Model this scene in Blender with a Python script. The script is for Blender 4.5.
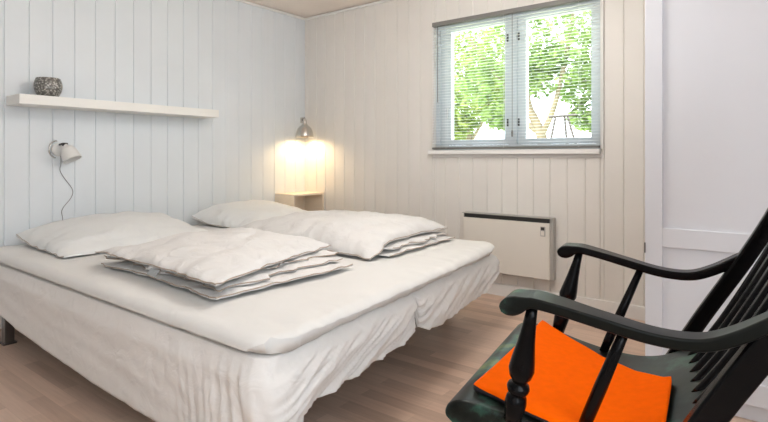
import bpy, bmesh, math, random
from mathutils import Vector, Matrix, noise
for o in list(bpy.data.objects): bpy.data.objects.remove(o, do_unlink=True)
S = bpy.context.scene
COL = S.collection
PI = math.pi
random.seed(7)

# ---------------------------------------------------------------- camera
CAM = (3.4344, -3.3237, 0.95)
cd = bpy.data.cameras.new('camera'); cam = bpy.data.objects.new('camera', cd); COL.objects.link(cam)
cam.location = CAM; cam.rotation_euler = (PI/2, 0, math.radians(37.3))
cd.sensor_fit = 'HORIZONTAL'; cd.sensor_width = 36.0; cd.lens = 36.0*520/768
cd.shift_y = -(211-157)/768.0; cd.clip_start = 0.02; cd.clip_end = 200
S.camera = cam

# ---------------------------------------------------------------- world, lights, exposure
W = bpy.data.worlds.new('world'); S.world = W; W.use_nodes = True
wn = W.node_tree.nodes; bgn = wn['Background']
bgn.inputs[0].default_value = (0.84, 0.92, 1.0, 1); bgn.inputs[1].default_value = 5.0
def area(name, loc, rot, sx, sy, power, col):
    l = bpy.data.lights.new(name, 'AREA'); l.shape = 'RECTANGLE'; l.size = sx; l.size_y = sy
    l.energy = power; l.color = col
    o = bpy.data.objects.new(name, l); COL.objects.link(o); o.location = loc; o.rotation_euler = rot
    return o
area('side_fill_light', (4.33, -3.55, 1.45), (math.radians(95), 0, math.radians(90)), 1.9, 1.1, 20, (0.84, 0.92, 1.0))  # added fill light, unseen, just inside the right-wall opening
cpl = bpy.data.lights.new('added_ceiling_light', 'POINT'); cpl.energy = 56; cpl.color = (1, .985, .965); cpl.shadow_soft_size = .14  # added fill light from above, out of view
cpo = bpy.data.objects.new('added_ceiling_light', cpl); COL.objects.link(cpo); cpo.location = (2.20, -1.40, 1.90)
sun = bpy.data.lights.new('sun', 'SUN'); sun.energy = 3.0; sun.angle = math.radians(3); sun.color = (1, .96, .88)
so = bpy.data.objects.new('sun', sun); COL.objects.link(so); so.rotation_euler = (math.radians(38), 0, math.radians(-60))
S.view_settings.view_transform = 'Standard'; S.view_settings.look = 'None'
S.view_settings.gamma = 1; S.view_settings.use_curve_mapping = False
S.view_settings.exposure = 0.06

# ---------------------------------------------------------------- materials
def mat(name, col, rough=.5, metal=0, bump=0, bscale=50, bdist=0, vary=0, vscale=4, spec=.5, coat=0, subs=None):
    m = bpy.data.materials.new(name); m.use_nodes = True; nt = m.node_tree; b = nt.nodes['Principled BSDF']
    b.inputs['Base Color'].default_value = (*col, 1); b.inputs['Roughness'].default_value = rough
    b.inputs['Metallic'].default_value = metal; b.inputs['Specular IOR Level'].default_value = spec
    b.inputs['Coat Weight'].default_value = coat
    tc = nt.nodes.new('ShaderNodeTexCoord')
    n = nt.nodes.new('ShaderNodeTexNoise'); n.inputs['Scale'].default_value = vscale; n.inputs['Detail'].default_value = 5
    nt.links.new(tc.outputs['Object'], n.inputs['Vector'])
    r = nt.nodes.new('ShaderNodeValToRGB')
    r.color_ramp.elements[0].position = .3; r.color_ramp.elements[1].position = .7
    r.color_ramp.elements[0].color = (*[c*(1-vary) for c in col], 1); r.color_ramp.elements[1].color = (*[min(1, c*(1+vary*.5)) for c in col], 1)
    nt.links.new(n.outputs['Fac'], r.inputs['Fac']); nt.links.new(r.outputs['Color'], b.inputs['Base Color'])
    if bump:
        n2 = nt.nodes.new('ShaderNodeTexNoise'); n2.inputs['Scale'].default_value = bscale; n2.inputs['Detail'].default_value = 4
        nt.links.new(tc.outputs['Object'], n2.inputs['Vector'])
        bp = nt.nodes.new('ShaderNodeBump'); bp.inputs['Strength'].default_value = bump; bp.inputs['Distance'].default_value = bdist or .005
        if bdist: n2.inputs['Distortion'].default_value = 1.2; n2.inputs['Detail'].default_value = 3; n2.inputs['Roughness'].default_value = .45
        nt.links.new(n2.outputs['Fac'], bp.inputs['Height']); nt.links.new(bp.outputs['Normal'], b.inputs['Normal'])
    return m
M = {}
M['wall'] = mat('painted_boards', (.775, .745, .695), .45, vary=.03, vscale=3, bump=.05, bscale=30)
M['wall_cool'] = mat('painted_boards_daylit', (.725, .757, .775), .45, vary=.03, vscale=3, bump=.05, bscale=30)  # same boards as the far wall, cool daylight tint put into the colour
M['plaster'] = mat('plain_wall', (.80, .78, .75), .6, vary=.02)
M['ceiling'] = mat('ceiling_paint', (.94, .84, .76), .6, vary=.02)
M['trim'] = mat('white_trim', (.82, .80, .77), .4, vary=.02)
M['win_shaded'] = mat('window_white_shaded', (.66, .71, .74), .35, vary=.02)  # white frame with bluish backlit shade put into the colour
M['wardrobe'] = mat('wardrobe_white', (.74, .75, .79), .35, vary=.015)
M['shelf'] = mat('shelf_white', (.83, .81, .76), .4, vary=.02)
M['box'] = mat('box_oak_white', (.86, .73, .57), .5, vary=.04)
M['sheet'] = mat('sheet_cotton', (.80, .775, .745), .9, vary=.03, bump=.35, bscale=13, bdist=.015, spec=.15)
M['topper'] = mat('topper_cotton', (.74, .73, .705), .9, vary=.03, bump=.3, bscale=8, bdist=.015, spec=.15)
M['duvet'] = mat('duvet_cotton', (.72, .705, .685), .9, vary=.03, bump=.5, bscale=11, bdist=.02, spec=.15)
M['pillow'] = mat('pillow_cotton', (.78, .785, .77), .9, vary=.03, bump=.4, bscale=9, bdist=.02, spec=.15)
M['piping'] = mat('seam_thread', (.42, .33, .26), .9, vary=.1)
M['tag'] = mat('label_grey', (.35, .37, .38), .8, vary=.2, vscale=200)
M['darkwood'] = mat('bed_box_cloth', (.25, .22, .2), .9, vary=.1)
M['steel'] = mat('brushed_steel', (.55, .54, .52), .25, 1, vary=.1)
M['legsteel'] = mat('leg_steel', (.22, .21, .20), .3, 1, vary=.1)
M['chrome'] = mat('chrome', (.62, .60, .56), .22, 1, vary=.05)
M['heater'] = mat('heater_enamel', (.80, .755, .68), .4, vary=.02)
M['heatgrey'] = mat('heater_side', (.45, .43, .40), .4, vary=.03)
M['dark'] = mat('dark_grille', (.02, .02, .018), .5, vary=.1)
M['lampwhite'] = mat('lamp_enamel', (.74, .73, .70), .35, vary=.02)
M['cable'] = mat('cable', (.30, .29, .28), .5, vary=.05)
M['black'] = mat('black_paint', (.0035, .0035, .004), .26, vary=.2, spec=.13)
M['orange'] = mat('orange_felt', (.95, .125, .0), .95, vary=.05, vscale=60, bump=.25, bscale=400, spec=.05)
M['pad_shadow'] = mat('pad_shadow_edge', (.02, .015, .02), .9, vary=.1)  # near-black rim and underside stand in for the shadow below the pad
M['bark'] = mat('bark', (.30, .24, .15), .9, vary=.35, vscale=6, bump=.6, bscale=20)
M['grass'] = mat('grass', (.55, .62, .35), .9, vary=.2, vscale=1)
M['trestle'] = mat('weathered_pole', (.10, .08, .07), .8, vary=.2)
M['slat'] = mat('blind_slat', (.86, .88, .88), .4, vary=.01)
M['rail'] = mat('blind_rail', (.20, .195, .18), .4, vary=.03)
M['joint'] = mat('dark_joint', (.05, .045, .04), .4, vary=.1)

def floor_mat():
    m = bpy.data.materials.new('parquet_floor'); m.use_nodes = True; nt = m.node_tree; b = nt.nodes['Principled BSDF']
    N = nt.nodes.new; L = nt.links.new
    tc = N('ShaderNodeTexCoord')
    br = N('ShaderNodeTexBrick'); br.offset = .37; br.offset_frequency = 2; br.squash = 1
    br.inputs['Scale'].default_value = 1; br.inputs['Mortar Size'].default_value = .0008
    br.inputs['Brick Width'].default_value = .42; br.inputs['Row Height'].default_value = .064
    br.inputs['Color1'].default_value = (0, 0, 0, 1); br.inputs['Color2'].default_value = (1, 1, 1, 1); br.inputs['Mortar'].default_value = (.2, .2, .2, 1)
    br.inputs['Bias'].default_value = 0
    L(tc.outputs['Object'], br.inputs['Vector'])
    mp = N('ShaderNodeMapping'); mp.inputs['Scale'].default_value = (2.2, 38, 1); L(tc.outputs['Object'], mp.inputs['Vector'])
    n = N('ShaderNodeTexNoise'); n.inputs['Scale'].default_value = 1.6; n.inputs['Detail'].default_value = 8; n.inputs['Roughness'].default_value = .65
    L(mp.outputs['Vector'], n.inputs['Vector'])
    mx = N('ShaderNodeMix'); mx.data_type = 'FLOAT'; mx.inputs[0].default_value = .62
    L(br.outputs['Color'], mx.inputs[2]); L(n.outputs['Fac'], mx.inputs[3])
    r = N('ShaderNodeValToRGB'); e = r.color_ramp.elements
    e[0].position = .18; e[0].color = (.44, .30, .225, 1); e[1].position = .85; e[1].color = (.76, .56, .44, 1)
    k = e.new(.5); k.color = (.60, .43, .33, 1)
    L(mx.outputs[0], r.inputs['Fac']); L(r.outputs['Color'], b.inputs['Base Color'])
    b.inputs['Roughness'].default_value = .38
    bp = N('ShaderNodeBump'); bp.inputs['Strength'].default_value = .12; bp.inputs['Distance'].default_value = .002
    L(n.outputs['Fac'], bp.inputs['Height']); L(bp.outputs['Normal'], b.inputs['Normal'])
    return m
M['floor'] = floor_mat()

def worn_mat(name, xmax=None):
    # black paint worn through to an older green coat
    m = bpy.data.materials.new(name); m.use_nodes = True; nt = m.node_tree; b = nt.nodes['Principled BSDF']
    N = nt.nodes.new; L = nt.links.new
    tc = N('ShaderNodeTexCoord')
    n = N('ShaderNodeTexNoise'); n.inputs['Scale'].default_value = 7; n.inputs['Detail'].default_value = 7; n.inputs['Roughness'].default_value = .6
    L(tc.outputs['Object'], n.inputs['Vector'])
    r = N('ShaderNodeValToRGB'); e = r.color_ramp.elements
    e[0].position = .40; e[0].color = (.006, .007, .006, 1); e[1].position = .66; e[1].color = (.16, .20, .07, 1)
    k = e.new(.48); k.color = (.014, .018, .015, 1); k = e.new(.56); k.color = (.03, .085, .062, 1)
    if xmax is not None:
        s = N('ShaderNodeSeparateXYZ'); L(tc.outputs['Object'], s.inputs[0])
        mr = N('ShaderNodeMapRange'); mr.inputs['From Min'].default_value = 0; mr.inputs['From Max'].default_value = xmax
        mr.inputs['To Min'].default_value = .06; mr.inputs['To Max'].default_value = -.3; L(s.outputs['X'], mr.inputs['Value'])
        ad = N('ShaderNodeMath'); ad.operation = 'ADD'; L(n.outputs['Fac'], ad.inputs[0]); L(mr.outputs[0], ad.inputs[1])
        L(ad.outputs[0], r.inputs['Fac'])
    else: L(n.outputs['Fac'], r.inputs['Fac'])
    L(r.outputs['Color'], b.inputs['Base Color']); b.inputs['Roughness'].default_value = .3; b.inputs['Specular IOR Level'].default_value = .14
    return m
M['seat_paint'] = worn_mat('worn_seat_paint'); M['arm_paint'] = worn_mat('worn_arm_paint', .10)

def glass_mat():
    m = bpy.data.materials.new('window_glass'); m.use_nodes = True; nt = m.node_tree
    for n in list(nt.nodes):
        if n.type != 'OUTPUT_MATERIAL': nt.nodes.remove(n)
    out = [n for n in nt.nodes if n.type == 'OUTPUT_MATERIAL'][0]
    t = nt.nodes.new('ShaderNodeBsdfTransparent'); g = nt.nodes.new('ShaderNodeBsdfGlossy'); g.inputs['Roughness'].default_value = .02
    mx = nt.nodes.new('ShaderNodeMixShader'); mx.inputs[0].default_value = .02
    nt.links.new(t.outputs[0], mx.inputs[1]); nt.links.new(g.outputs[0], mx.inputs[2]); nt.links.new(mx.outputs[0], out.inputs[0])
    return m
M['glass'] = glass_mat()
def emit_mat(name, col, s):
    m = bpy.data.materials.new(name); m.use_nodes = True; b = m.node_tree.nodes['Principled BSDF']
    b.inputs['Emission Color'].default_value = (*col, 1); b.inputs['Emission Strength'].default_value = s
    b.inputs['Base Color'].default_value = (*col, 1)
    return m
M['bulb'] = emit_mat('lit_bulb', (1, .78, .45), 30)
M['fill_globe'] = emit_mat('fill_globe_glow', (1, .95, .88), 3)  # glow of the added ceiling globe
def leaf_mat(name, c1, c2, sc=3):
    m = bpy.data.materials.new(name); m.use_nodes = True; nt = m.node_tree; b = nt.nodes['Principled BSDF']
    tc = nt.nodes.new('ShaderNodeTexCoord'); n = nt.nodes.new('ShaderNodeTexNoise'); n.inputs['Scale'].default_value = sc; n.inputs['Detail'].default_value = 6
    nt.links.new(tc.outputs['Object'], n.inputs['Vector'])
    r = nt.nodes.new('ShaderNodeValToRGB'); e = r.color_ramp.elements
    e[0].position = .35; e[0].color = (*c1, 1); e[1].position = .65; e[1].color = (*c2, 1)
    nt.links.new(n.outputs['Fac'], r.inputs['Fac']); nt.links.new(r.outputs['Color'], b.inputs['Base Color'])
    b.inputs['Roughness'].default_value = .5
    tr = nt.nodes.new('ShaderNodeBsdfTranslucent'); nt.links.new(r.outputs['Color'], tr.inputs['Color'])
    mx = nt.nodes.new('ShaderNodeMixShader'); mx.inputs[0].default_value = .4
    out = [k for k in nt.nodes if k.type == 'OUTPUT_MATERIAL'][0]
    nt.links.new(b.outputs[0], mx.inputs[1]); nt.links.new(tr.outputs[0], mx.inputs[2]); nt.links.new(mx.outputs[0], out.inputs[0])
    return m
M['leaf'] = leaf_mat('leaves_green', (.13, .24, .05), (.42, .55, .18))
M['leaf2'] = leaf_mat('leaves_yellow', (.16, .27, .05), (.50, .58, .16))
def bowl_mat():
    m = bpy.data.materials.new('hammered_silver_glass'); m.use_nodes = True; nt = m.node_tree; b = nt.nodes['Principled BSDF']
    tc = nt.nodes.new('ShaderNodeTexCoord'); v = nt.nodes.new('ShaderNodeTexVoronoi'); v.inputs['Scale'].default_value = 95
    nt.links.new(tc.outputs['Object'], v.inputs['Vector'])
    r = nt.nodes.new('ShaderNodeValToRGB'); e = r.color_ramp.elements
    e[0].position = .1; e[0].color = (.60, .58, .54, 1); e[1].position = .6; e[1].color = (.16, .155, .14, 1)
    nt.links.new(v.outputs['Distance'], r.inputs['Fac']); nt.links.new(r.outputs['Color'], b.inputs['Base Color'])
    b.inputs['Metallic'].default_value = .6; b.inputs['Roughness'].default_value = .3
    bp = nt.nodes.new('ShaderNodeBump'); bp.inputs['Strength'].default_value = .7; bp.inputs['Distance'].default_value = .004
    nt.links.new(v.outputs['Distance'], bp.inputs['Height']); nt.links.new(bp.outputs['Normal'], b.inputs['Normal'])
    return m
M['bowl'] = bowl_mat()

# ---------------------------------------------------------------- helpers
def tag(o, label=None, cat=None, group=None, kind=None):
    if label: o['label'] = label
    if cat: o['category'] = cat
    if group: o['group'] = group
    if kind: o['kind'] = kind
    return o
def empty(name, loc, rz=0):
    o = bpy.data.objects.new(name, None); COL.objects.link(o); o.location = loc; o.rotation_euler = (0, 0, rz)
    o.empty_display_size = .05; return o
def obj(name, bm, m, parent=None, smooth=False, loc=None):
    me = bpy.data.meshes.new(name); bmesh.ops.recalc_face_normals(bm, faces=bm.faces[:]); bm.to_mesh(me); bm.free()
    if smooth:
        for p in me.polygons: p.use_smooth = True
    for mm in (m if isinstance(m, (list, tuple)) else [m]): me.materials.append(mm)
    o = bpy.data.objects.new(name, me); COL.objects.link(o)
    if loc: o.location = loc
    if parent: o.parent = parent
    if smooth == 'w':
        wm = o.modifiers.new('normals', 'WEIGHTED_NORMAL'); wm.keep_sharp = True; wm.weight = 80
    return o
def bx(bm, x0, x1, y0, y1, z0, z1, bev=0):
    b2 = bmesh.new() if bev else bm
    vs = [b2.verts.new((x, y, z)) for x in (x0, x1) for y in (y0, y1) for z in (z0, z1)]
    for f in ((0, 1, 3, 2), (4, 6, 7, 5), (0, 4, 5, 1), (2, 3, 7, 6), (0, 2, 6, 4), (1, 5, 7, 3)): b2.faces.new([vs[i] for i in f])
    if bev:
        bmesh.ops.recalc_face_normals(b2, faces=b2.faces[:])
        bmesh.ops.bevel(b2, geom=b2.edges[:], offset=bev, segments=2, affect='EDGES', profile=.5)
        merge(bm, b2)
def merge(bm, b2):
    me = bpy.data.meshes.new('tmp'); b2.to_mesh(me); b2.free(); bm.from_mesh(me); bpy.data.meshes.remove(me)
def box(name, dims, m, parent=None, bev=0):
    bm = bmesh.new(); bx(bm, *dims, bev=bev); return obj(name, bm, m, parent)
def rings(bm, R, cap0=True, cap1=True, closed=True):
    V = [[bm.verts.new(p) for p in r] for r in R]
    n = len(V[0])
    for a, b in zip(V, V[1:]):
        for i in range(n if closed else n-1):
            j = (i+1) % n; bm.faces.new((a[i], a[j], b[j], b[i]))
    if cap0: bm.faces.new(V[0][::-1])
    if cap1: bm.faces.new(V[-1])
def lathe(bm, p0, p1, prof, n=20, cap=True):
    # prof: list of (t along the axis 0..1, radius)
    p0 = Vector(p0); p1 = Vector(p1); d = (p1-p0); q = d.to_track_quat('Z', 'Y')
    R = []
    for t, r in prof:
        c = p0+d*t
        R.append([c+q@Vector((r*math.cos(2*PI*i/n), r*math.sin(2*PI*i/n), 0)) for i in range(n)])
    rings(bm, R, cap, cap)
def tube(bm, pts, r, n=10, r1=None):
    pts = [Vector(p) for p in pts]; R = []
    up = Vector((0.123, .07, 1)).normalized(); m = len(pts)
    for i, p in enumerate(pts):
        d = (pts[min(i+1, m-1)]-pts[max(i-1, 0)]).normalized()
        if abs(d.dot(up)) > .95: up = Vector((1, .1, 0)).normalized()
        a = d.cross(up).normalized(); b = d.cross(a)
        up = -b if b.dot(up) < 0 else b
        a = d.cross(up).normalized(); b = d.cross(a)
        rr = r+(r1-r)*i/(m-1) if r1 is not None else r
        R.append([p+a*rr*math.cos(2*PI*k/n)+b*rr*math.sin(2*PI*k/n) for k in range(n)])
    rings(bm, R)
def spline(pts, n=8):
    # Catmull-Rom through tuples of any length
    out = []; P = [pts[0]]+list(pts)+[pts[-1]]
    for i in range(1, len(P)-2):
        a, b, c, d = P[i-1:i+3]
        for k in range(n):
            t = k/n
            out.append(tuple(.5*((2*b[j])+(c[j]-a[j])*t+(2*a[j]-5*b[j]+4*c[j]-d[j])*t*t+(-a[j]+3*b[j]-3*c[j]+d[j])*t**3) for j in range(len(b))))
    out.append(tuple(pts[-1])); return out
def interp(x, xs):
    for (a, fa), (b, fb) in zip(xs, xs[1:]):
        if x <= b: 
            t = max(0, (x-a)/(b-a)); return fa+(fb-fa)*t
    return xs[-1][1]
def loft_v(bm, st, e=5, n=20):
    # stations (u, z, thickness, v centre, v width): rounded-rectangle rings normal to the (u,z) path, width along v
    R = []; m = len(st)
    for i, (u, z, th, vc, w) in enumerate(st):
        a = st[max(i-1, 0)]; b = st[min(i+1, m-1)]
        d = Vector((b[0]-a[0], 0, b[1]-a[1])).normalized(); nn = Vector((-d.z, 0, d.x))
        ring = []
        cr = min(th, w)*(.5 if e < 4 else .22)
        for q, (sc, ss) in enumerate(((1, 1), (-1, 1), (-1, -1), (1, -1))):
            for k in range(5):
                an = PI/2*(q+k/4); 
                ring.append(Vector((u, vc, z))+nn*(ss*(th/2-cr)+cr*math.sin(an))+Vector((0, 1, 0))*(sc*(w/2-cr)+cr*math.cos(an)))
        R.append(ring)
    rings(bm, R)

# ---------------------------------------------------------------- the room
XR, YB, HC = 4.35, -5.2, 2.213
def S_(o): o['kind'] = 'structure'; return o
S_(box('floor', (-.12, XR+.12, YB-.12, .2, -.08, 0), M['floor']))
S_(box('ceiling', (-.12, XR+.12, YB-.12, .22, HC, HC+.1), M['ceiling']))

def board(bm, axis, a0, a1, z0, z1, ch=.0045, th=.016):
    # one tongue-and-groove board, its two long edges chamfered towards the room
    if axis == 'x': f = lambda a, d, z: (a, d, z)          # far wall: room side is -y
    else: f = lambda a, d, z: (-d, a, z)                     # left wall: room side is +x
    prof = [(a0, th), (a0, ch*1.3), (a0+ch, 0), (a1-ch, 0), (a1, ch*1.3), (a1, th)]
    rings(bm, [[f(a, d, z0) for a, d in prof], [f(a, d, z1) for a, d in prof]])
WX0, WX1, WZ0, WZ1 = 1.385, 2.562, 1.000, 1.935
# wall with the window
bm = bmesh.new()
p = .1108; xs = [-.02]; k = 0
x = .257-2*p
while x < XR:
    if x > .01: xs.append(x)
    x += p
xs.append(XR)
for a, b in zip(xs, xs[1:]):
    cuts = [a, b]
    for w in (WX0, WX1):
        if a < w < b: cuts = sorted(set(cuts+[w]))
    for c, d in zip(cuts, cuts[1:]):
        m_ = (c+d)/2
        if WX0 < m_ < WX1:
            board(bm, 'x', c, d, .08, WZ0-.002); board(bm, 'x', c, d, WZ1, HC)
        else: board(bm, 'x', c, d, .08, HC)
bx(bm, -.12, WX0, .016, .2, 0, HC); bx(bm, WX1, XR+.12, .016, .2, 0, HC)
bx(bm, WX0, WX1, .016, .2, 0, WZ0-.002); bx(bm, WX0, WX1, .016, .2, WZ1, HC)
S_(obj('wall_back', bm, M['wall']))
S_(box('baseboard_back', (.012, XR-.01, -.012, .014, 0, .08), M['trim'], bev=.002))
# headboard wall
bm = bmesh.new(); p = .1214; ys = [0.022]; y = .0025-p
while y > YB:
    ys.append(y); y -= p
ys.append(YB)
for a, b in zip(ys, ys[1:]): board(bm, 'y', b, a, .08, HC)
bx(bm, -.12, -.016, YB-.12, .016, 0, HC)
S_(obj('wall_left', bm, M['wall_cool']))
S_(box('baseboard_left', (-.014, .012, YB, -.014, 0, .08), M['trim'], bev=.002))
S_(box('wall_front', (-.12, XR+.12, YB-.12, YB, 0, HC), M['plaster']))
bm = bmesh.new(); RY0, RY1, RZ0, RZ1 = -4.55, -2.55, .85, 2.0
bx(bm, XR, XR+.12, YB, RY0, 0, HC); bx(bm, XR, XR+.12, RY1, .016, 0, HC); bx(bm, XR, XR+.12, RY0, RY1, 0, RZ0); bx(bm, XR, XR+.12, RY0, RY1, RZ1, HC)
S_(obj('wall_right', bm, M['plaster']))
# cornice strips under the ceiling
bm = bmesh.new(); bx(bm, .0, XR, -.018, .0, HC-.024, HC-.006, .003); S_(obj('trim_1', bm, M['trim']))
bm = bmesh.new(); bx(bm, .0, .018, YB, -.018, HC-.024, HC-.006, .003); S_(obj('trim_2', bm, M['trim']))

cl = tag(empty('added_ceiling_lamp', (2.20, -1.40, HC)), 'added unseen fill light, a white globe hanging from the ceiling between bed and rocking chair', 'lamp')  # added globe, out of view, carries the fill light from above
bm = bmesh.new(); lathe(bm, (0, 0, 0), (0, 0, -.03), [(0, .05), (1, .045)], 30); obj('ceiling_rose', bm, M['trim'], cl, True)
bm = bmesh.new(); tube(bm, [(0, 0, -.03), (0, 0, -.215)], .006, 10); obj('stem', bm, M['trim'], cl, True)
bm = bmesh.new(); bmesh.ops.create_uvsphere(bm, u_segments=28, v_segments=18, radius=.10, matrix=Matrix.Translation((0, 0, -.313))); obj('globe', bm, M['fill_globe'], cl, True)
# added unseen window in the right wall, put in to light the room
bm = bmesh.new()
for a in (RY0, (RY0+RY1)/2-.03, RY1-.06): bx(bm, XR+.03, XR+.09, a, a+.06, RZ0, RZ1)
for a, b in ((RY0+.06, (RY0+RY1)/2-.03), ((RY0+RY1)/2+.03, RY1-.06)):
    for z in (RZ0, RZ1-.06): bx(bm, XR+.03, XR+.09, a, b, z, z+.06)
S_(obj('added_side_window', bm, M['win_shaded']))

# window_1: frame, two sashes, panes, hinges, catch
win = S_(empty('window_1', (0, 0, 0)))
bm = bmesh.new()
FY0, FY1 = .012, .10
bx(bm, WX0, WX0+.03, FY0, FY1, WZ0, WZ1); bx(bm, WX1-.03, WX1, FY0, FY1, WZ0, WZ1)
bx(bm, WX0+.03, WX1-.03, FY0, FY1, WZ0, WZ0+.035); bx(bm, WX0+.03, WX1-.03, FY0, FY1, WZ1-.035, WZ1)
bx(bm, 1.962, 2.018, FY0, FY1, WZ0+.035, WZ1-.035)
obj('window_frame', bm, M['win_shaded'], win)
def sash(x0, x1, z0, z1, gx0, gx1, gz0, gz1, px):
    b = bmesh.new(); y0, y1 = .03, .075
    bx(b, x0, gx0, y0, y1, z0, z1); bx(b, gx1, x1, y0, y1, z0, z1)
    bx(b, gx0, gx1, y0, y1, z0, gz0); bx(b, gx0, gx1, y0, y1, gz1, z1)
    s = obj('sash', b, M['win_shaded'], win)
    g = bmesh.new(); bx(g, gx0-.004, gx1+.004, .048, .056, gz0-.004, gz1+.004); obj('pane', g, M['glass'], s)
    for hz in (1.16, 1.74):
        h = bmesh.new(); lathe(h, (px, .022, hz), (px, .022, hz+.05), [(0, .006), (1, .006)], 10); obj('hinge', h, M['joint'], s)
    if px < gx0: return
    h = bmesh.new(); bx(h, (gx0-.03 if px > gx1 else gx1+.01), (gx0-.01 if px > gx1 else gx1+.03), .01, .03, 1.30, 1.31, .002)
    bx(h, (gx0-.024 if px > gx1 else gx1+.016), (gx0-.016 if px > gx1 else gx1+.024), .005, .016, 1.23, 1.31, .002)
    obj('handle', h, M['steel'], s)
sash(WX0+.032, 1.960, WZ0+.037, WZ1-.037, 1.503, 1.925, 1.075, 1.872, 1.95)
sash(2.020, WX1-.032, WZ0+.037, WZ1-.037, 2.078, 2.500, 1.075, 1.872, 2.03)
# sill board and casing
S_(box('trim_3', (1.345, 2.566, -.045, .02, .968, 1.000), M['trim'], bev=.004))
bm = bmesh.new(); bx(bm, 1.365, 2.585, -.008, .0, .945, .966, .002)
bx(bm, WX0-.022, WX0-.001, -.010, .012, 1.001, WZ1+.02, .002); bx(bm, WX1+.001, WX1+.020, -.010, .012, 1.001, WZ1+.02, .002)
bx(bm, WX0-.001, WX1+.001, -.010, .012, WZ1, WZ1+.02, .002)
S_(obj('trim_4', bm, M['trim']))

# ---------------------------------------------------------------- venetian blind
bl = tag(empty('venetian_blind', (1.97, -.03, 1.0)), 'white venetian blind with open slats lowered over the double window', 'blind')
X0, X1 = WX0-1.97-.004, WX1-1.97+.004
bm = bmesh.new(); bx(bm, X0+.004, X1-.012, -.018, .016, .912, .942, .002); obj('headrail', bm, M['rail'], bl)
bm = bmesh.new()
for i in range(43):
    z = .030+i*.0204; tilt = .0012
    P = [(-.0125, z-tilt), (-.005, z+.0012), (.005, z+.0012+tilt*.3), (.0125, z+tilt)]
    t = .0005
    rings(bm, [[(X, y, zz) for y, zz in P]+[(X, y, zz-t) for y, zz in P[::-1]] for X in (X0, X1)])
obj('slats', bm, M['slat'], bl)
bm = bmesh.new(); bx(bm, X0, X1, -.012, .012, .006, .020, .002); obj('bottom_rail', bm, M['rail'], bl)
for cx in (X0+.12, -.02, X1-.12):
    bm = bmesh.new()
    for yy in (-.0135, .0135): bx(bm, cx-.0006, cx+.0006, yy-.0006, yy+.0006, .012, .91)
    obj('ladder_cord', bm, M['slat'], bl)
bm = bmesh.new(); tube(bm, [(.045, -.022, .92), (.046, -.024, .5), (.045, -.022, .13)], .0018, 6)
lathe(bm, (.045, -.022, .13), (.045, -.022, .085), [(0, .003), (.3, .007), (1, .005)], 10); obj('pull_cord', bm, M['rail'], bl)
bm = bmesh.new(); tube(bm, [(X0+.055, -.022, .92), (X0+.056, -.023, .35)], .0028, 6); obj('tilt_wand', bm, M['rail'], bl)

# ---------------------------------------------------------------- wall heater
ht = tag(empty('panel_heater', (1.653, -.001, .165)), 'cream electric panel heater with dark top grille on the wall under the window', 'heater')
LW, LH = .638, .398
box('back_case', (0, LW, -.058, -.006, 0, LH), M['heatgrey'], ht, .004)
box('front_panel', (.012, LW-.016, -.080, -.0585, .006, LH-.034), M['heater'], ht, .003)
box('grille', (.016, LW-.02, -.074, -.0585, LH-.033, LH-.006), M['dark'], ht)
box('top_rim', (0, LW, -.080, -.0585, LH-.005, LH), M['heatgrey'], ht)
c = box('control_unit', (LW-.072, LW-.040, -.086, -.0805, LH-.118, LH-.056), M['heatgrey'], ht, .002)
box('display', (LW-.067, LW-.045, -.088, -.0865, LH-.078, LH-.060), M['dark'], c)
box('button', (LW-.067, LW-.045, -.088, -.0865, LH-.112, LH-.084), M['heater'], c)
for xx in (.1, LW-.1): box('bracket', (xx-.015, xx+.015, -.006, .0, .05, LH-.05), M['heatgrey'], ht)

# ---------------------------------------------------------------- wall shelf and bowl
box_ = bmesh.new(); bx(box_, .0005, .2, -2.294, -1.051, 1.237, 1.290, .002)
tag(obj('floating_shelf', box_, M['shelf']), 'long white floating shelf on the boarded wall above the bed', 'shelf')
bm = bmesh.new()
BC = Vector((.10, -2.12, 1.2905)); n = 48
prof = [(.030, 0), (.040, .001), (.052, .012), (.062, .032), (.066, .052), (.065, .070), (.058, .092), (.056, .096), (.053, .096), (.055, .090), (.061, .070), (.062, .052), (.058, .032), (.048, .015), (.036, .006), (.02, .005)]
rings(bm, [[(r*math.cos(2*PI*i/n), r*math.sin(2*PI*i/n), z) for i in range(n)] for r, z in [(a*1.06, b*1.14) for a, b in spline(prof, 3)]])
tag(obj('glass_bowl', bm, M['bowl'], smooth=True, loc=BC), 'round dark silver textured glass bowl standing on the wall shelf', 'bowl')

# ---------------------------------------------------------------- bedside box
ns = tag(empty('bedside_box', (0.002, -.002, .40)), 'small pale wooden box shelf with open side, fixed in the room corner', 'bedside shelf')
a, b, hh, t = .355, .236, .238, .016
box('top_panel', (0, b, -a, 0, hh-t, hh), M['box'], ns, .001)
box('bottom_panel', (0, b, -a, 0, 0, t), M['box'], ns, .001)
bm = bmesh.new(); bx(bm, 0, b, -a, -a+t, t, hh-t); obj('side_panel', bm, M['box'], ns)
bm = bmesh.new(); bx(bm, 0, b, -t, 0, t, hh-t); obj('side_panel', bm, M['box'], ns)
bm = bmesh.new(); bx(bm, 0, .01, -a+t, -t, t, hh-t); obj('back_panel', bm, M['box'], ns)

# ---------------------------------------------------------------- wall lamps
def shade(bm, p0, axis, L, R, sc=1):
    p0 = Vector(p0); ax = Vector(axis).normalized()
    out = [(0, .010), (.08, .014), (.12, .016), (.15, .45*R), (.22, .64*R), (.32, .78*R), (.5, .88*R), (.75, .95*R), (.97, R), (1, R+.0015)]
    prof = out+[(1, R-.002), (.75, .95*R-.003), (.5, .88*R-.003), (.32, .78*R-.003), (.22, .6*R-.003), (.18, .01)]
    lathe(bm, p0, p0+ax*L, prof, 32)
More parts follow.
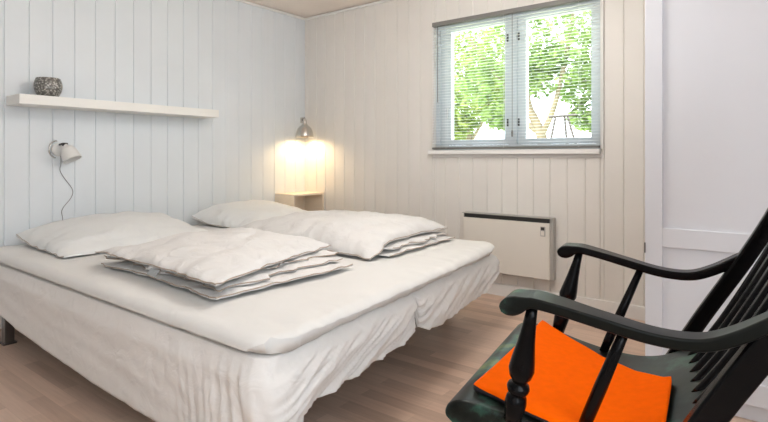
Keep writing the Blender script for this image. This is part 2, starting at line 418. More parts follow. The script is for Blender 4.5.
# left lamp
P = Vector((.0, -2.03, .995))
l1 = tag(empty('wall_lamp', P), 'white reading lamp on the boarded wall under the shelf, trailing a thin cable', 'lamp')
bm = bmesh.new(); lathe(bm, (.0, 0, 0), (.018, 0, 0), [(0, .040), (.6, .040), (.9, .036), (1, .03)], 32); obj('wall_plate', bm, M['lampwhite'], l1, True)
bm = bmesh.new(); pts = [(.05+.0*a_, -.022+.048*math.cos(a_), .0+.050*math.sin(a_)) for a_ in [math.radians(80+k*10) for k in range(20)]]
pts = [(.012+.045*math.sin(PI*i/19)**.5, q[1], q[2]) for i, q in enumerate(pts)]
tube(bm, pts, .0045, 8); obj('bracket', bm, M['steel'], l1, True)
j0 = Vector((.062, .012, .030))
bm = bmesh.new(); tube(bm, [(.015, 0, .028), (.05, .004, .034), j0], .006, 8); lathe(bm, j0+Vector((0, -.013, 0)), j0+Vector((0, .013, 0)), [(0, .010), (1, .010)], 14)
obj('swivel_joint', bm, M['joint'], l1, True)
ax = Vector((.42, .30, -1.0)).normalized()
bm = bmesh.new(); shade(bm, j0+ax*.002, ax, .100, .051); s1 = obj('lamp_shade', bm, M['lampwhite'], l1, True)
bm = bmesh.new(); c0 = j0+ax*.05; bmesh.ops.create_uvsphere(bm, u_segments=14, v_segments=10, radius=.018, matrix=Matrix.Translation(c0)); obj('bulb', bm, M['lampwhite'], s1, True)
cab = spline([(.008, .010, -.038), (.006, .012, -.085), (.004, .008, -.125), (.004, .03, -.17), (.004, .075, -.24), (.004, .07, -.29), (.004, .02, -.36), (.004, .022, -.42), (.004, .026, -.56)], 8)
bm = bmesh.new(); tube(bm, cab, .0022, 6); obj('cable', bm, M['cable'], l1, True)
# corner lamp (lit)
P2 = Vector((.0, .0, 1.26))
l2 = tag(empty('wall_lamp', P2), 'lit silver dome lamp hanging in the corner above the bedside box', 'lamp')
q = 1/math.sqrt(2)
bm = bmesh.new(); bx(bm, .0005, .02, -.06, -.015, -.005, .045, .003); obj('wall_plate', bm, M['chrome'], l2)
bm = bmesh.new(); tube(bm, spline([(.018, -.035, .02), (.06, -.07, .03), (.115, -.12, .035), (.14, -.14, .025)], 5), .005, 8); obj('arm', bm, M['joint'], l2, True)
top = Vector((.14, -.14, .03))
bm = bmesh.new(); lathe(bm, top, top+Vector((0, 0, -.168)), [(0, .006), (.08, .009), (.10, .016), (.24, .020), (.32, .018), (.34, .026), (.40, .030), (.42, .040), (.55, .060), (.72, .071), (.9, .077), (1, .0795), (1, .077), (.9, .074), (.72, .068), (.55, .057), (.42, .030), (.40, .010)], 36)
s2 = obj('lamp_shade', bm, M['chrome'], l2, True)
bm = bmesh.new(); bmesh.ops.create_uvsphere(bm, u_segments=16, v_segments=12, radius=.026, matrix=Matrix.Translation(top+Vector((0, 0, -.125)))); obj('bulb', bm, M['bulb'], s2, True)
pl = bpy.data.lights.new('corner_lamp_light', 'SPOT'); pl.energy = 8.5; pl.color = (1, .70, .36); pl.shadow_soft_size = .05; pl.spot_size = math.radians(172); pl.spot_blend = .55
po = bpy.data.objects.new('corner_lamp_light', pl); COL.objects.link(po); po.location = (.14, -.14, 1.26+.03-.155)

# ---------------------------------------------------------------- wardrobe
wd = tag(empty('wardrobe', (3.005, -1.05, 0)), 'tall white wardrobe with framed panel doors beside the window wall', 'wardrobe')
WW, WD, WH = 1.25, 1.03, 2.16
box('body', (0, WW, .022, WD, .0, WH), M['wardrobe'], wd, .002)
def wdoor(x0, x1, hx):
    zt = WH-.003; z0 = .06; st = .062
    bm = bmesh.new()
    bx(bm, x0, x0+st, 0, .021, z0, zt, .0015); bx(bm, x1-st, x1, 0, .021, z0, zt, .0015)
    for za, zb in ((z0, z0+.08), (.600, .673), (zt-.08, zt)): bx(bm, x0+st, x1-st, 0, .021, za, zb, .0015)
    bx(bm, x0+st-.001, x1-st+.001, .010, .020, z0+.07, zt-.07)
    d = obj('door', bm, M['wardrobe'], wd)
    bm = bmesh.new(); lathe(bm, (hx, -.022, 1.0), (hx, 0, 1.0), [(0, .011), (.3, .013), (.6, .006), (1, .006)], 16); obj('knob', bm, M['steel'], d, True)
    e = x0-.002 if hx > (x0+x1)/2 else x1-.002
    for hz in (.57, 1.9): box('hinge', (e, e+.004, -.003, .0, hz, hz+.04), M['joint'], d)
wdoor(.002, WW/2-.002, WW/2-.04); wdoor(WW/2+.002, WW-.002, WW/2+.04)

# ---------------------------------------------------------------- the bed: two box beds, sheets, topper
def footx(y): return 2.345+(y+2.44)*(2.135-2.345)/(1.83)
YN, YM, YF = -2.42, -1.565, -.58
def boxbed(y0, y1, label):
    r = tag(empty('box_bed', (.10, (y0+y1)/2, 0)), label, 'bed', 'single box beds pushed together')
    ox, oy = .10, (y0+y1)/2
    bm = bmesh.new(); xa, xb = footx(y0)-.05, footx(y1)-.05
    pts = [(0, y0-oy+.02), (xa-ox, y0-oy+.02), (xb-ox, y1-oy-.02), (0, y1-oy-.02)]
    rings(bm, [[(x, y, z) for x, y in pts] for z in (.215, .392)])
    obj('mattress_base', bm, M['darkwood'], r)
    for lx, ly in ((.30, y0+.045), (1.86, y0+.10), (.30, y1-.06), (1.86, y1-.07)):
        bm = bmesh.new(); bx(bm, lx-ox-.022, lx-ox+.022, ly-oy-.022, ly-oy+.022, .0, .214, .003); bx(bm, lx-ox-.03, lx-ox+.03, ly-oy-.03, ly-oy+.03, .0, .008)
        obj('leg', bm, M['legsteel'], r)
    return r
boxbed(YN, YM, 'low box bed nearer the camera, steel legs, under a hanging white sheet')
boxbed(YM, YF, 'low box bed nearer the window, steel legs, under a hanging white sheet')

def skirt(name, y0, y1, hemfn, label, seed, inner=False):
    # a sheet pulled over a box: top plus walls hanging in folds to an uneven hem
    bm = bmesh.new(); x0 = .08; rr, r2 = (.012, .05) if inner else (.05, .012)
    xa, xb = footx(y0), footx(y1)
    path = []   # head-near -> foot-near -> foot-far -> head-far
    def seg(p, q, n):
        for i in range(n): path.append((p[0]+(q[0]-p[0])*i/n, p[1]+(q[1]-p[1])*i/n))
    def arc(c, a0, a1, n, r):
        for i in range(n): 
            a = a0+(a1-a0)*i/n; path.append((c[0]+r*math.cos(a), c[1]+r*math.sin(a)))
    seg((x0, y0), (xa-rr, y0), 230); arc((xa-rr, y0+rr), -PI/2, 0, 12, rr)
    seg((xa, y0+rr), (xb, y1-r2), 170); arc((xb-r2, y1-r2), 0, PI/2, 12, r2); seg((xb-r2, y1), (x0, y1), 60); path.append((x0, y1))
    NL = 30; rows = []
    m = len(path); cum = [0]
    for i in range(1, m): cum.append(cum[-1]+math.hypot(path[i][0]-path[i-1][0], path[i][1]-path[i-1][1]))
    L1 = xa-x0; L2 = L1+(y1-y0)
    for j in range(NL+1):
        t = j/NL; row = []
        for i, (x, y) in enumerate(path):
            a = path[max(i-1, 0)]; b = path[min(i+1, m-1)]
            d = Vector((b[0]-a[0], b[1]-a[1])).normalized(); nx, ny = d.y, -d.x
            s = cum[i]; hem = hemfn(s, L1, L2)
            zt = .405
            z = zt+(hem-zt)*t
            # folds: strong near the foot corners, faint on the long side
            near_c = math.exp(-((s-L1)/.42)**2)+math.exp(-((s-L2)/.38)**2)
            f = .18+1.0*min(1, near_c)
            tt = t**.8
            w = (noise.noise(Vector((s*13+seed, t*1.1, seed)))*.55+noise.noise(Vector((s*30+seed+t*3, t*1.5, 3.1)))*.3+noise.noise(Vector((s*4, t*3+seed, 9)))*.5)
            # long diagonal pulls towards the corners
            dg = noise.noise(Vector(((s-L1)*9+(z-.4)*16*(1 if s < L1 else -1), 1.7, seed)))
            foot = 1 if s > L1 else math.exp((s-L1)/.35)
            slant = (s*8-z*22) if s > L1 else (s*16+z*3)
            rg = 1-abs(noise.noise(Vector((slant*1.25+seed, s*1.2+z*2, seed+2))))*2.6
            rg += .5*(1-abs(noise.noise(Vector((slant*2.7+seed, s*1.5+z*3, seed+6))))*2.6)
            hz = noise.noise(Vector((s*2.2, z*20+s*2, seed+8)))*(1-foot)
            off = -.002+.022*min(1, t*5)+tt*f*.016*w+.004*dg*f+.013*rg*foot*f*min(1, t*2.5)+.005*hz*min(1, t*3)
            if s > L1: off += .018*math.sin(PI*t)*.5
            off = max(off, -.002)
            if s > L2 or (inner and s < L1-.06): off = -.002
            elif inner and s < L1: off *= max(0, (s-L1+.06)/.06)
            elif not inner and s > L2-.05: off *= max(0, (L2-s)/.05)
            row.append((x+nx*off, y+ny*off, z))
        rows.append(row)
    # rounded shoulder and top ring
    cx, cy = (x0+xa)/2, (y0+y1)/2
    top = [[(cx+(x-cx)*k, cy+(y-cy)*k, z) for x, y in path] for k, z in ((.90, .407), (.975, .407), (.993, .406))]
    R = top+rows
    V = [[bm.verts.new(p) for p in r] for r in R]
    for a, b in zip(V, V[1:]):
        for i in range(m-1): bm.faces.new((a[i], a[i+1], b[i+1], b[i]))
        bm.faces.new((a[m-1], a[0], b[0], b[m-1]))
    bm.faces.new(V[0])
    o = obj(name, bm, M['sheet'], smooth=True)
    so_ = o.modifiers.new('thickness', 'SOLIDIFY'); so_.thickness = .0018; so_.offset = -1
    tag(o, label, 'bed sheet', 'sheets hanging over the box beds')
    return o
def hem_near(s, L1, L2):
    if s < L1: return interp(s, [(0, .172), (.4, .175), (.55, .150), (1.0, .125), (1.3, .105), (1.9, .095), (L1, .11)])
    if s < L2: return interp(s-L1, [(0, .11), (.06, .17), (.15, .235), (.45, .232), (.70, .235), (.80, .245), (L2-L1, .25)])
    return .30
def hem_far(s, L1, L2):
    if s < L1: return .30
    if s < L2: return interp(s-L1, [(0, .26), (.05, .235), (.2, .215), (.5, .222), (.85, .225), (.93, .26), (L2-L1, .29)])
    return .25
skirt('bed_sheet', YN, YM-.004, hem_near, 'white sheet hanging over the near box bed, low hem at its corner', 1.3)
skirt('bed_sheet', YM+.004, YF, hem_far, 'white sheet hanging over the far box bed, bunched folds at its corner', 5.7, True)

# topper across both beds
def topper():
    bm = bmesh.new(); nu, nv = 150, 130
    A = (.09, YN-.004); B = (footx(YN)+.040, YN-.018); C_ = (footx(YF)+.045, YF+.01); D = (.09, YF)
    z0, T = .414, .050
    def outl(s, t):
        # superellipse rounding of the corners
        u, v = s*2-1, t*2-1
        return u, v
    top = []; bot = []
    for i in range(nu+1):
        rt_, rb = [], []
        for j in range(nv+1):
            s, t = i/nu, j/nv
            # cluster towards the edges
            s = .5-.5*math.cos(PI*s); t = .5-.5*math.cos(PI*t)
            u, v = s*2-1, t*2-1
            # round the foot corners
            cr = max(0, u-.93)/.07; cv = max(0, abs(v)-.93)/.07
            shr = 1-.012*(cr*cv)
            s2, t2 = (u*shr+1)/2, (v*shr+1)/2
            x = (A[0]*(1-s2)+B[0]*s2)*(1-t2)+(D[0]*(1-s2)+C_[0]*s2)*t2
            y = (A[1]*(1-s2)+B[1]*s2)*(1-t2)+(D[1]*(1-s2)+C_[1]*s2)*t2
            x -= .05*(cr*cv)*0+.018*max(0, u)**8*abs(v)**8
            RC = .11
            exx = footx(y)+.045-x
            for sg, yy in ((1, y-(YN-.004-.014*s2)), (-1, YF+.01*s2-y)):
                if exx < RC and yy < RC:
                    a_, b_ = RC-exx, RC-yy; k_ = max(a_, b_)/max(1e-6, math.hypot(a_, b_))
                    x += a_*(1-k_)*-1; y += sg*b_*(1-k_); nr = RC-max(a_, b_); exx = nr; ned = nr
                    break
            else: ned = None
            ex = footx(y)+.045-x
            ed = min(y-(YN-.004-.014*s2), max(0, ex), YF+.01*s2-y); ed = max(0, ed)
            if ned is not None: ed = max(0, ned)
            r = min(1, ed/.045); e = math.sqrt(max(0, 1-(1-r)**2))
            wr = noise.noise(Vector((x*3.0, y*3.0, 2)))*.006+noise.noise(Vector((x*11, y*9, 5)))*.0022
            # puckers along the foot edge
            pk = math.exp(-max(0, ex)/.10)*noise.noise(Vector((y*26+x*5, ex*6, 8)))*.010
            wob = .012*noise.noise(Vector((x*5, y*5, 4)))+.012*noise.noise(Vector((y*16, x*16, 1)))
            zt = z0+.012+(T-.012)*e+(wr+pk)*e
            edge = (1-r)
            dx = .010*noise.noise(Vector((y*14, 3, 1)))*max(0, 1-ex/.08)
            rt_.append((x+dx, y, zt))
            ins = .020*max(0, 1-ed/.03); yc = (YN+YF)/2
            bxx = x+dx-(ins if ex < .12 or ned is not None else 0); byy = y+(ins if y-YN < .12 else -ins if YF-y < .12 else 0)
            rb.append((bxx, byy, max(.411, z0-.001+wob*.75*edge)))
        top.append(rt_); bot.append(rb)
    VT = [[bm.verts.new(p) for p in r] for r in top]; VB = [[bm.verts.new(p) for p in r] for r in bot]
    for i in range(nu):
        for j in range(nv):
            bm.faces.new((VT[i][j], VT[i+1][j], VT[i+1][j+1], VT[i][j+1])); bm.faces.new((VB[i][j], VB[i][j+1], VB[i+1][j+1], VB[i+1][j]))
    for i in range(nu):
        for j in (0, nv): bm.faces.new((VT[i][j], VB[i][j], VB[i+1][j], VT[i+1][j]))
    for j in range(nv):
        for i in (0, nu): bm.faces.new((VT[i][j], VT[i][j+1], VB[i][j+1], VB[i][j]))
    o = obj('mattress_topper', bm, M['topper'], smooth=True)
    return tag(o, 'thin white mattress topper lying across both box beds', 'mattress topper')
topper()

# soft cloth slab: quad footprint, puffed top, crumpled rim
def soft(bm, quad, zb, zrim, puff, seed, pe=2.5, wr=.006, nu=90, nv=70, rimw=.010, peak=(0, 0), zbf=None, minz=.468, tent=0):
    A, B, C_, D = quad
    T = []; Bt = []
    for i in range(nu+1):
        a, b = [], []
        for j in range(nv+1):
            s = .5-.5*math.cos(PI*i/nu); t = .5-.5*math.cos(PI*j/nv); u, v = s*2-1, t*2-1
            x = (A[0]*(1-s)+B[0]*s)*(1-t)+(D[0]*(1-s)+C_[0]*s)*t
            y = (A[1]*(1-s)+B[1]*s)*(1-t)+(D[1]*(1-s)+C_[1]*s)*t
            # bowed-in sides like stuffed cloth
            cx = sum(p[0] for p in quad)/4; cy = sum(p[1] for p in quad)/4
            k = -.03*((1-v*v)*abs(u)**6+(1-u*u)*abs(v)**6)
            x += (x-cx)*k; y += (y-cy)*k
            rim = max(abs(u), abs(v))**6
            x += rim*rimw*noise.noise(Vector((x*14, y*14, seed))); y += rim*rimw*noise.noise(Vector((x*14, y*14, seed+5)))
            uu, vv = u-peak[0]*(1-u*u), v-peak[1]*(1-v*v)
            f = (max(0, 1-abs(uu)**pe)*max(0, 1-abs(vv)**pe))**.5
            w = wr*(noise.noise(Vector((x*6, y*6, seed)))+.5*noise.noise(Vector((x*16, y*12, seed+2))))
            # creases running inward from the rim
            w += wr*.6*noise.noise(Vector((x*30 if abs(v) > abs(u) else x*5, y*30 if abs(u) >= abs(v) else y*5, seed+4)))*rim
            zr = zrim(u, v) if callable(zrim) else zrim
            zbb = zb(u, v) if callable(zb) else zb
            pf = puff(u, v) if callable(puff) else puff
            z = zr+pf*f+w*min(1, f*2+.3)+rim*.006*noise.noise(Vector((x*18, y*18, seed+9)))
            a.append((x, y, max(z, zbb+.002))); b.append((x, y, zbb+(zr-zbb)*.75*rim))
        T.append(a); Bt.append(b)
    VT = [[bm.verts.new(p) for p in r] for r in T]; VB = [[bm.verts.new(p) for p in r] for r in Bt]
    for i in range(nu):
        for j in range(nv):
            bm.faces.new((VT[i][j], VT[i+1][j], VT[i+1][j+1], VT[i][j+1])); bm.faces.new((VB[i][j], VB[i][j+1], VB[i+1][j+1], VB[i+1][j]))
    for i in range(nu):
        for j in (0, nv): bm.faces.new((VT[i][j], VB[i][j], VB[i+1][j], VT[i+1][j]))
    for j in range(nv):
        for i in (0, nu): bm.faces.new((VT[i][j], VT[i][j+1], VB[i][j+1], VB[i][j]))
    return [T[i][0] for i in range(nu+1)], T[nu]

def rimcord(bm, pts, r=.0022, dz=0.0):
    tube(bm, [(p[0], p[1], p[2]+dz) for p in pts[::2]], r, 6)

TZ = .466
# near duvet: folded in layers, the top fold pulled back from the foot side
bm = bmesh.new(); sm = bmesh.new()
l = soft(bm, [(1.06, -2.25), (1.975, -2.305), (1.98, -1.63), (1.02, -1.53)], TZ, lambda u, v: TZ+.018+.004*u, .018, 1.1, rimw=.02)
rimcord(sm, l[0]); rimcord(sm, l[1])
l = soft(bm, [(1.02, -2.225), (1.955, -2.25), (1.90, -1.62), (1.00, -1.53)], TZ+.024, TZ+.040, .018, 3.4, rimw=.05, wr=.012)
rimcord(sm, l[0]); rimcord(sm, l[1])
l = soft(bm, [(1.05, -2.245), (1.89, -2.27), (1.85, -1.58), (1.02, -1.53)], TZ+.044, TZ+.058, .018, 8.4, rimw=.05, wr=.012)
rimcord(sm, l[1])
l = soft(bm, [(1.04, -2.265), (1.985, -2.320), (1.78, -1.56), (.96, -1.50)], lambda u, v: TZ+.052, lambda u, v: TZ+.071+.005*u-.004*max(0, u)**3*max(0, -v)**3, .052, 12.2, wr=.015, peak=(0, .2), pe=3.2, rimw=.016)
rimcord(sm, l[0]); rimcord(sm, l[1])
d1 = obj('duvet', bm, M['duvet'], smooth=True); tag(d1, 'white duvet folded in layers on the near bed, small grey label at its edge', 'duvet')
obj('seam_piping', sm, M['piping'], d1, True)
bm = bmesh.new()
rings(bm, [[(1.55, -2.296, TZ+.066), (1.62, -2.300, TZ+.066), (1.62, -2.302, TZ+.066), (1.55, -2.298, TZ+.066)], [(1.553, -2.314, TZ+.046), (1.618, -2.318, TZ+.046), (1.618, -2.320, TZ+.046), (1.553, -2.316, TZ+.046)]])
obj('care_label', bm, M['tag'], d1)
# far duvet: plump roll, near side falling to the bed, folds showing at the foot end
bm = bmesh.new(); sm = bmesh.new()
l = soft(bm, [(1.25, -1.40), (1.96, -1.34), (1.93, -.66), (1.20, -.64)], TZ, TZ+.014, .026, 21.1, rimw=.02)
rimcord(sm, l[1])
l = soft(bm, [(1.25, -1.36), (1.955, -1.30), (1.90, -.70), (1.20, -.66)], TZ+.022, TZ+.040, .026, 24.1, rimw=.05, wr=.01)
rimcord(sm, l[1])
up = lambda u, v: max(0, min(1, (v+1)*2.2))
l = soft(bm, [(.78, -1.45), (1.935, -1.46), (1.88, -.66), (.78, -.58)], lambda u, v: TZ+.004+.046*max(0, u)*up(u, v), lambda u, v: TZ+.014+.016*(1-max(0, u))+.058*max(0, u)*up(u, v), lambda u, v: .115-.02*max(0, u), 27.7, wr=.018, peak=(.1, .1), pe=3.0, rimw=.02)
rimcord(sm, l[1]); rimcord(sm, l[0][60:])
d2 = obj('duvet', bm, M['duvet'], smooth=True); tag(d2, 'plump white duvet folded on the far bed, the one nearer the window wall', 'duvet')
obj('seam_piping', sm, M['piping'], d2, True)
# pillows
def pillow(quad, zr, puff, seed, label, peak):
    bm = bmesh.new(); sm = bmesh.new()
    l = soft(bm, quad, TZ, zr, puff, seed, pe=2.6, wr=.014, peak=peak)
    o = obj('pillow', bm, M['pillow'], smooth=True); tag(o, label, 'pillow')
    rimcord(sm, l[0], .0016); obj('seam_piping', sm, M['piping'], o, True); return o
pillow([(.10, -2.27), (.74, -2.29), (.80, -1.44), (.10, -1.40)], lambda u, v: TZ+.010+.05*max(0, -u)**2, .115, 31, 'flat white pillow on the near bed, against the wall below the white lamp', (-.45, .1))
pillow([(.10, -1.20), (.76, -1.20), (.78, -.46), (.10, -.44)], lambda u, v: TZ+.012+.05*max(0, -u)**2, .125, 37, 'white pillow on the far bed, next to the bedside box', (-.4, 0))

# ---------------------------------------------------------------- rocking chair (x = back, y = away from camera side)
AN = math.radians(8.70)
CO = (2.9774, -2.1011, 0)
ch = tag(empty('rocking_chair', CO, AN), 'black painted wooden rocking chair with curved arms and spindle back', 'chair')
def seat_z(u): return interp(u, [(-.14, .425), (-.125, .440), (-.10, .447), (-.05, .443), (.03, .430), (.12, .420), (.20, .422), (.26, .438), (.31, .466), (.345, .494)])
def seat_hw(u): return interp(u, [(-.14, .300), (-.05, .296), (.1, .258), (.2, .238), (.28, .222), (.34, .205)])
st = []
path = spline([(-.128, .405, .030), (-.122, .412, .050), (-.105, .424, .048), (-.06, .425, .040), (.03, .411, .036), (.12, .402, .034), (.20, .404, .034), (.26, .420, .034), (.31, .448, .034), (.342, .470, .028), (.350, .476, .012)], 6)
bm = bmesh.new(); loft_v(bm, [(u, z, th, .033, 2*seat_hw(u)) for u, z, th in path], e=7, n=44); obj('seat', bm, M['seat_paint'], ch, 'w')
armp = [(-.018, .664, .012), (-.013, .666, .026), (0, .670, .037), (.014, .674, .034), (.030, .679, .023), (.048, .680, .020), (.10, .671, .020), (.17, .656, .021), (.237, .642, .021), (.29, .638, .021), (.33, .643, .022), (.37, .661, .023), (.405, .683, .023), (.43, .70, .022), (.442, .708, .012)]
for side in (-1, 1):
    bm = bmesh.new()
    stt = []
    for u, z, th in spline(armp, 6):
        w = interp(u, [(-.02, .060), (.0, .072), (.05, .070), (.15, .056), (.3, .048), (.44, .036)])
        face = interp(u, [(-.02, .317), (.3, .283), (.44, .270)])
        v = -face+w/2 if side < 0 else face+w/2
        stt.append((u+(.008*max(0, 1-u/.15) if side < 0 else 0), z, th, v, w))
    loft_v(bm, stt, e=6, n=24); a_ = obj('armrest', bm, M['arm_paint'] if side < 0 else M['black'], ch, 'w')
    if side < 0: a_['label'] = 'near armrest, black paint worn to green at its scrolled front'
turn = [(0, .017), (.08, .019), (.16, .021), (.21, .019), (.225, .014), (.245, .014), (.26, .020), (.29, .022), (.315, .020), (.33, .013), (.35, .014), (.39, .021), (.45, .0245), (.52, .0225), (.68, .0165), (.85, .012), (1, .0095)]
for p0, p1 in (((.0, -.262, .435), (.045, -.286, .674)), ((-.018, .322, .435), (.040, .345, .674))):
    bm = bmesh.new(); lathe(bm, p0, p1, turn, 24); obj('arm_post', bm, M['black'], ch, True)
spin = [(0, .0105), (.15, .012), (.45, .012), (1, .0085)]
for p0, p1 in (((.120, -.205, .416), (.203, -.270, .650)), ((.112, .262, .416), (.205, .310, .650))):
    bm = bmesh.new(); lathe(bm, p0, p1, spin, 18); obj('arm_spindle', bm, M['black'], ch, True)
postp = [(.262, .395), (.285, .435), (.352, .556), (.437, .701), (.498, .817), (.562, .960), (.615, 1.10)]
for v in (-.244, .268):
    bm = bmesh.new(); pp = spline(postp, 6)
    loft_v(bm, [(u, z, .036 if v > 0 else .046, v+(.02 if v > 0 else -.02)*i/len(pp), .028 if v > 0 else .034) for i, (u, z) in enumerate(pp)], e=4, n=20)
    obj('back_post', bm, M['black'], ch, 'w')
spp = [(.316, .462), (.378, .556), (.450, .690), (.512, .817), (.572, .960), (.612, 1.04)]
for k in range(7):
    v0 = .020+(k-3)*.056; v1 = .015+(k-3)*.066
    bm = bmesh.new(); pp = spline(spp, 5); m_ = len(pp)
    loft_v(bm, [(u, z, .017, v0+(v1-v0)*i/m_, interp(i/m_, [(0, .019), (.45, .030), (1, .018)])) for i, (u, z) in enumerate(pp)], e=2.5, n=14)
    obj('back_spindle', bm, M['black'], ch, 'w')
bm = bmesh.new()
R = []
for i in range(25):
    t = i/24*2-1; v = .012+t*.30; hgt = .055+.035*(1-t*t); th = .014
    c = (.622-.02*(1-t*t), 1.085)
    R.append([(c[0]-th+.45*dz*0, v, c[1]-hgt) if q == 0 else (c[0]+th, v, c[1]-hgt) if q == 1 else (c[0]+th+.05, v, c[1]+hgt) if q == 2 else (c[0]-th+.05, v, c[1]+hgt) for q, dz in ((0, 0), (1, 0), (2, 0), (3, 0))])
rings(bm, R); bmesh.ops.recalc_face_normals(bm, faces=bm.faces[:]); bmesh.ops.bevel(bm, geom=[e for e in bm.edges if e.calc_face_angle(0) > .8], offset=.005, segments=2, affect='EDGES')
obj('crest_rail', bm, M['black'], ch)
def rockz(u): return .022+((u-.10)**2)*.28
for v in (-.20, .265):
    bm = bmesh.new(); us = [-.36+i*.04 for i in range(25)]
    loft_v(bm, [(u, rockz(u), .038 if 0 < i < 24 else .02, v, .032) for i, u in enumerate(us)], e=4, n=16); obj('rocker', bm, M['black'], ch, True)
legp = [(0, .014), (.15, .017), (.3, .013), (.34, .019), (.4, .022), (.6, .020), (.75, .013), (.8, .018), (1, .015)]
for u0, u1 in ((-.09, -.06), (.28, .24)):
    for v, vt in ((-.20, -.17), (.265, .235)):
        bm = bmesh.new(); lathe(bm, (u0, v, rockz(u0)+.012), (u1, vt, .398), legp, 18); obj('leg', bm, M['black'], ch, True)
for (a_, b_) in (((-.078, -.187, .18), (-.078, .252, .18)), ((.262, -.187, .18), (.262, .252, .18)), ((-.075, -.187, .2), (.258, -.187, .2)), ((-.075, .252, .2), (.258, .252, .2))):
    bm = bmesh.new(); lathe(bm, a_, b_, [(0, .008), (.5, .013), (1, .008)], 14); obj('stretcher', bm, M['black'], ch, True)

# orange pad lying on the seat
def pad():
    o0 = Vector(CO); rot = Matrix.Rotation(AN, 4, 'Z')
    Q = [(-.102, -.213), (.258, -.265), (.277, .045), (-.066, .330)]   # near-front, near-back, far-back, far-front
    bm = bmesh.new(); n = 60
    T, Bm = [], []
    for i in range(n+1):
        a, b = [], []
        for j in range(n+1):
            s, t = i/n, j/n
            # softly rounded corners
            u_, v_ = s*2-1, t*2-1; k = 1-.02*(abs(u_)**10*abs(v_)**10)
            s, t = (u_*k+1)/2, (v_*k+1)/2
            u = (Q[0][0]*(1-s)+Q[1][0]*s)*(1-t)+(Q[3][0]*(1-s)+Q[2][0]*s)*t
            v = (Q[0][1]*(1-s)+Q[1][1]*s)*(1-t)+(Q[3][1]*(1-s)+Q[2][1]*s)*t
            z = seat_z(max(u, -.10))+.0045
            # smooth span over the hollow of the seat
            e = min(s, 1-s, t, 1-t); r = min(1, e/.012)
            th = .006+.006*math.sqrt(max(0, 1-(1-r)**2))+.001*noise.noise(Vector((u*12, v*12, 3)))
            lift = .005
            a.append((u, v, z+th+lift*0)); b.append((u, v, z))
        T.append(a); Bm.append(b)
    VT = [[bm.verts.new(p) for p in r] for r in T]; VB = [[bm.verts.new(p) for p in r] for r in Bm]
    for i in range(n):
        for j in range(n):
            bm.faces.new((VT[i][j], VT[i+1][j], VT[i+1][j+1], VT[i][j+1])); f = bm.faces.new((VB[i][j], VB[i][j+1], VB[i+1][j+1], VB[i+1][j])); f.material_index = 1
    for i in range(n):
        for j in (0, n): f = bm.faces.new((VT[i][j], VB[i][j], VB[i+1][j], VT[i+1][j])); f.material_index = 1
    for j in range(n):
        for i in (0, n): f = bm.faces.new((VT[i][j], VT[i][j+1], VB[i][j+1], VB[i][j])); f.material_index = 1
    o = obj('seat_pad', bm, [M['orange'], M['pad_shadow']], smooth=True); o.location = CO; o.rotation_euler = (0, 0, AN)
    tag(o, 'bright orange felt seat pad lying on the rocking chair seat', 'cushion')
pad()

# ---------------------------------------------------------------- garden outside the window
S_(box('ground', (-30, 30, .6, 60, -.4, -.3), M['grass']))
def leaves(bm, blobs, count, size, gap, seed):
    rnd = random.Random(seed); n = 0; tries = 0
    while n < count and tries < count*12:
        tries += 1
        c, r = rnd.choice(blobs)
        d = Vector((rnd.gauss(0, 1), rnd.gauss(0, 1), rnd.gauss(0, 1))).normalized()*(rnd.random()**.45)
        p = Vector((c[0]+d.x*r[0], c[1]+d.y*r[1], c[2]+d.z*r[2]))
        if noise.noise(p*2.6+Vector((seed, 0, 0)))+.5*noise.noise(p*6) < gap: continue
        s = size*rnd.uniform(.6, 1.3)
        M3 = Matrix.Rotation(rnd.uniform(0, 6.28), 3, 'Z')@Matrix.Rotation(rnd.uniform(-1.0, 1.0), 3, 'X')@Matrix.Rotation(rnd.uniform(-1, 1), 3, 'Y')
        q = [(-.5, 0, 0), (-.15, .30, .04), (.25, .24, .03), (.6, 0, -.06), (.25, -.24, .03), (-.15, -.30, .04)]
        bm.faces.new([bm.verts.new(p+M3@(Vector(v)*s)) for v in q]); n += 1
def tree(loc, branches, blobs, count, size, gap, seed, m, label):
    r = tag(empty('leafy_tree', loc), label, 'tree')
    L = Vector(loc)
    bm = bmesh.new()
    for pts, r0, r1 in branches: tube(bm, spline(pts, 6), r0, 10, r1)
    obj('trunk', bm, M['bark'], r, True)
    bm = bmesh.new(); leaves(bm, blobs, count, size, gap, seed); f = obj('foliage', bm, m, r); f['kind'] = 'stuff'
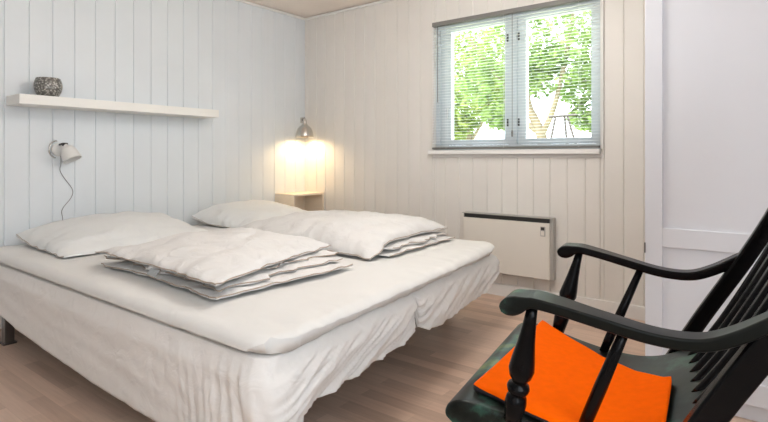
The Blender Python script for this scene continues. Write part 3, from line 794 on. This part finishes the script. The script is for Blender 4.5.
tree((-.45, 7.0, -.32), [([(.25, 0, 0), (.12, 0, 1.2), (0, 0, 1.8), (-.25, 0, 2.35), (-.4, .1, 3.2), (-.5, .2, 4.6)], .13, .05), ([(-.0, 0, 1.75), (-.4, -.1, 2.1), (-.7, -.1, 2.45)], .07, .04),
      ([(.03, 0, 1.7), (.3, .0, 2.3), (.5, .1, 3.3), (.7, .1, 4.5)], .07, .03), ([(-.1, 0, 2.1), (-.9, .1, 2.9), (-1.7, .1, 4.0)], .06, .02)],
     [((-.6, .3, 4.2), (1.6, 1.0, 1.1)), ((.8, .2, 3.5), (1.0, 1.0, .9)), ((-1.2, .4, 3.0), (1.1, .8, .7)), ((.9, .3, 2.75), (.8, .8, .5)), ((-.1, .3, 3.1), (.8, .8, .6)), ((1.1, .2, 2.1), (.6, .6, .38)), ((-.9, .3, 2.2), (.5, .5, .35))],
     9000, .115, -.03, 3, M['leaf'], 'green tree with forked trunk outside the right-hand window pane')
tree((-4.1, 10.8, -.32), [([(0, 0, 0), (.05, 0, 1.5), (-.1, 0, 3.0), (0, 0, 4.5)], .13, .04), ([(0, 0, 1.6), (.5, 0, 2.4), (.9, 0, 3.4)], .06, .02)],
     [((.1, 0, 4.2), (1.7, 1.0, 1.2)), ((-.2, -.2, 2.9), (1.5, 1.0, .9)), ((.9, 0, 3.2), (.9, .9, .9)), ((-.6, 0, 2.2), (1.0, .8, .45))],
     12000, .125, -.16, 11, M['leaf2'], 'yellow-green bushy tree outside the left-hand window pane')
# dark three-legged frame on the lawn
tr = tag(empty('garden_tripod', (.80, 4.6, -.3)), 'dark wooden three-legged frame standing in the garden, seen through the right pane', 'garden frame')
for a_, b_ in (((-.50, 0, 0), (-.10, .0, 1.86)), ((.08, .4, 0), (.03, .02, 1.86)), ((.62, 0, 0), (.08, .0, 1.86))):
    bm = bmesh.new(); lathe(bm, a_, b_, [(0, .024), (1, .018)], 10); obj('leg', bm, M['trestle'], tr)
bm = bmesh.new(); lathe(bm, (-.20, 0, 1.865), (.21, 0, 1.885), [(0, .02), (1, .02)], 10); obj('crossbar', bm, M['trestle'], tr)
